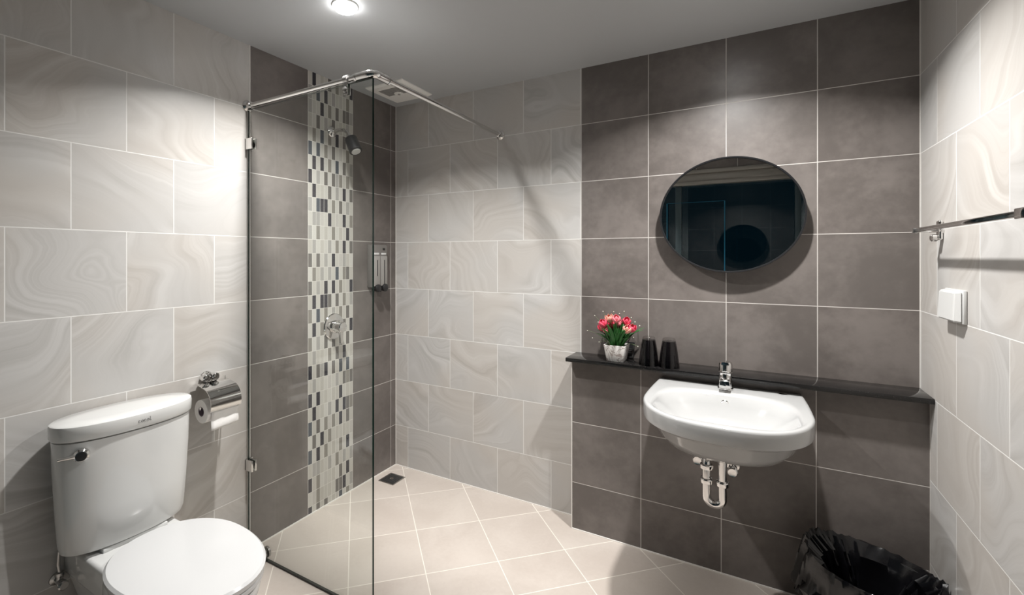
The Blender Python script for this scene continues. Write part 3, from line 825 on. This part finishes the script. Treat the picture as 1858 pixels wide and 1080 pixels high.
# stop valve on the wall behind the toilet
VY, VZ = .650, .290
t = thing('stop_valve', 'small dull metal stop valve low on the wall behind the toilet', 'valve', (XL, VY, VZ))
b = BM(); lathe(b, (XL+.0005, VY, VZ), (1, 0, 0), [(.020, 0), (.019, .004), (.009, .008), (.009, .034), (.012, .036), (.012, .046), (.008, .048)], 28)
lathe(b, (XL+.030, VY, VZ), (0, 0, 1), [(.009, 0), (.009, .020), (.0115, .022), (.0115, .032), (.006, .034)], 20); finish(b, 'valve_body', M['satin'], t)
b = BM(); lathe(b, (XL+.046, VY, VZ), (1, 0, 0), [(.006, 0), (.006, .008), (.015, .010), (.016, .019), (.012, .023)], 12); finish(b, 'valve_knob', M['satin'], t, smooth=20)
b = BM(); tube(b, [(XL+.030, VY, VZ+.033), (XL+.030, VY-.004, .350), (XL+.034, VY-.003, .395), (XL+.045, VY+.010, .424)], .005, 14); finish(b, 'supply_hose', M['satin'], t)

# ------------------------------------------------------------------ toilet paper holder and roll
HY0, HY1 = 1.092, 1.222; RC = (XL+.082, .762)   # roll axis (x, z)
t = thing('toilet_paper_holder', 'chrome toilet paper holder with a curved cover on the wall right of the toilet tank', 'paper holder', (XL, 1.157, .86))
b = BM()
prof = [(XL+.012+.004*0, .848), (XL+.040, .856)]+[(RC[0]+.066*math.cos(a), RC[1]+.066*1.0*math.sin(a)+.018) for a in [math.radians(d) for d in range(75, -22, -8)]]
n_ = len(prof); V0 = []
for y in (HY0+.004, HY1+.006): V0.append([(x, y, z) for x, z in prof])
inner = [(x-.0022*(1 if i > 2 else .3), z-.0022) for i, (x, z) in enumerate(prof)]
V1 = [[(x, y, z) for x, z in inner] for y in (HY0+.004, HY1+.006)]
loopA = V0[0]+V1[0][::-1]; loopB = V0[1]+V1[1][::-1]
loft(b, [loopA, loopB]); finish(b, 'cover', M['chrome'], t, smooth=40)
b = BM(); lathe(b, (XL+.0005, 1.157, .868), (1, 0, 0), [(.027, 0), (.027, .006), (.024, .008)], 32); finish(b, 'wall_plate', M['chrome'], t)
for y in (1.139, 1.178):
    b = BM(); lathe(b, (XL+.008, y, .872), (1, 0, 0), [(.011, 0), (.011, .010), (.0165, .013), (.0165, .034), (.012, .038), (.001, .039)], 28); finish(b, 'knob', M['chrome'], t)
b = BM(); box(b, XL+.010, XL+.020, HY1+.008, HY1+.013, .752, .862, bev=.001); box(b, XL+.010, RC[0]+.008, HY1+.008, HY1+.013, .752, .770, bev=.001)
tube(b, [(RC[0], HY0-.004, RC[1]-.0), (RC[0], HY1+.012, RC[1])], .0060, 16); finish(b, 'spindle_arm', M['chrome'], t)
t = thing('toilet_paper_roll', 'white toilet paper roll with a loose end hanging on the chrome holder', 'toilet paper', (RC[0], 1.157, RC[1]))
b = BM(); lathe(b, (RC[0], HY0, RC[1]-.013), (0, 1, 0), [(.0200, 0), (.0480, 0), (.0480, HY1-HY0), (.0200, HY1-HY0)], 56, cap0=False, cap1=False)
finish(b, 'paper', M['paper'], t, smooth=40)
b = BM(); lathe(b, (RC[0], HY0+.0005, RC[1]-.013), (0, 1, 0), [(.0185, 0), (.0199, 0), (.0199, HY1-HY0-.001), (.0185, HY1-HY0-.001), (.0185, 0)], 40, cap0=False, cap1=False); finish(b, 'core', M['core'], t, label='brown cardboard core')
b = BM(); sh = []
for y in (0, 1):
    sh.append([(RC[0]+.0492+.002*math.sin(k*.9+y), HY0+.014+(HY1-HY0-.012)*y, RC[1]-.005-(.084-.006*y)*k/10) for k in range(11)])
nC = 8; rows = [[b.verts.new(Vector(sh[0][k]).lerp(Vector(sh[1][k]), j/nC)+Vector((.0012*math.sin(j*1.7+k*.6), 0, 0))) for j in range(nC+1)] for k in range(11)]
for r0, r1 in zip(rows, rows[1:]):
    for j in range(nC): b.faces.new((r0[j], r0[j+1], r1[j+1], r1[j]))
o = finish(b, 'loose_sheet', M['paper'], t, smooth=80); md = o.modifiers.new('thick', 'SOLIDIFY'); md.thickness = .0006

# ------------------------------------------------------------------ right wall: towel bar and switch cover
TXb, TZ = XR-.073, 1.485
t = thing('towel_bar', 'chrome towel bar mounted on the white tiled right wall', 'towel bar', (XR, 1.80, TZ))
b = BM(); box(b, TXb-.006, TXb+.006, 1.428, 2.165, TZ-.0075, TZ+.0075, bev=.003); finish(b, 'bar', M['chrome'], t)
b = BM(); box(b, TXb-.007, TXb+.007, 2.160, 2.173, TZ-.009, TZ+.009, bev=.002); finish(b, 'end_cap', M['satin'], t)
b = BM(); box(b, TXb-.010, TXb+.010, 1.360, 1.440, TZ-.012, TZ+.012, bev=.003); finish(b, 'end_cap', M['chrome'], t)
for yy in (2.150, 1.400):
    b = BM()
    lathe(b, (XR-.0005, yy+.028, TZ), (-1, 0, 0), [(.016, 0), (.016, .005), (.009, .009), (.007, .012), (.007, .060), (.009, .066)], 28)
    box(b, XR-.014, XR-.0006, yy+.014, yy+.042, TZ-.034, TZ+.034, bev=.006, seg=3)
    mb = finish(b, 'mounting_bracket', M['chrome'], t)
    b = BM(); lathe(b, (XR-.0135, yy+.028, TZ-.026), (-1, 0, 0), [(.010, 0), (.013, .003), (.013, .014), (.009, .018), (.003, .0185)], 24); finish(b, 'hook_knob', M['chrome'], mb)

t = thing('switch_cover', 'white plastic splash cover over a socket on the right wall', 'switch', (XR, 2.10, 1.24))
b = BM()
def rc(i, x, y0=1.968, y1=2.226, z0=1.188, z1=1.290): return [(x, y0+i, z0+i), (x, y1-i, z0+i), (x, y1-i, z1-i), (x, y0+i, z1-i)]
box(b, XR-.010, XR-.0004, 1.966, 2.126, 1.186, 1.290, bev=.003); finish(b, 'back_plate', M['white'], t)
b = BM()
loft(b, [[(XR-.0098, 1.969, 1.189), (XR-.0098, 2.123, 1.189), (XR-.0098, 2.123, 1.287), (XR-.0098, 1.969, 1.287)],
         [(XR-.030, 1.984, 1.192), (XR-.030, 2.118, 1.192), (XR-.026, 2.118, 1.284), (XR-.026, 1.984, 1.284)]])
bmesh.ops.bevel(b, geom=list(b.edges), offset=.004, segments=3, affect='EDGES'); finish(b, 'hinged_lid', M['white'], t)

# ------------------------------------------------------------------ waste bin with black bag
WX, WY = .365, 2.095; WRX, WRY, WZ = .178, .148, .296
t = thing('waste_bin', 'dark round waste bin on the floor in the right corner', 'bin', (WX, WY, 0))
b = BM()
def er(s, z, n=48): return [(WX+WRX*.985*s*math.cos(2*PI*k/n), WY+WRY*.985*s*math.sin(2*PI*k/n), z) for k in range(n)]
loft(b, [er(.76, 0), er(.80, .006), er(.98, WZ-.012), er(1.0, WZ-.006), er(.985, WZ-.006), er(.970, WZ-.014), er(.785, .008)]); finish(b, 'bin_body', M['bin'], t)
b = BM(); n = 220; rows = []
prof = [(.40, .03), (.62, .035), (.72, .07), (.77, .11), (.805, .15), (.84, .19), (.87, .23), (.90, .262), (.955, WZ-.002), (1.02, WZ+.006), (1.06, WZ+.000), (1.09, WZ-.020), (1.11, WZ-.045), (1.12, WZ-.070), (1.13, WZ-.095), (1.12, WZ-.120)]
def fold(x):      # sharp-crested folds
    return 1-2*abs(noise.noise(Vector(x)))*1.6
for j, (s, z) in enumerate(prof):
    row = []; f = j/(len(prof)-1); ins = j < 8
    for k in range(n):
        a = 2*PI*k/n; c_, s_ = math.cos(a), math.sin(a)
        sk = a+f*1.3*math.sin(a*2+1)
        cs, ss_ = math.cos(sk), math.sin(sk)
        big = fold((cs*1.6+5, ss_*1.6, f*1.2)); med = fold((cs*4.2, ss_*4.2+2, f*2.3)); sm = fold((cs*10, ss_*10, f*5.0+3))
        d = big*.50+med*.50+sm*.09
        if ins: ss = s-max(0, d)*.34*(1-abs(f-.3))*(.4+.6*min(1, (8-j)/3))
        else: ss = max(1.0+.012*(j-8), s+d*.034*(j-7)**.7)
        lft = max(0, -c_*.85+s_*.45)**2
        zz = z
        if j > 3: zz += (.020*d)*(1 if j in (7, 8, 9, 10) else .4)
        if 5 < j < 13: zz += .040*lft*(1-abs(j-9)/4)
        if j > 9: ss += .07*lft*(j-9)/6; zz -= .020*lft*(j-9)/6
        x = WX+WRX*ss*c_; y = WY+WRY*ss*s_
        y = min(y, YLED-.004-.002*(j % 2)); x = min(x, XR-.006)
        row.append(b.verts.new((x, y, max(zz, .02))))
    rows.append(row)
for r0, r1 in zip(rows, rows[1:]):
    for k in range(n): b.faces.new((r0[k], r0[(k+1) % n], r1[(k+1) % n], r1[k]))
b.faces.new(rows[0])
o = finish(b, 'bin_bag', M['bag'], None, smooth=28)
tag(o, 'crumpled shiny black plastic bag lining the waste bin', 'bag')
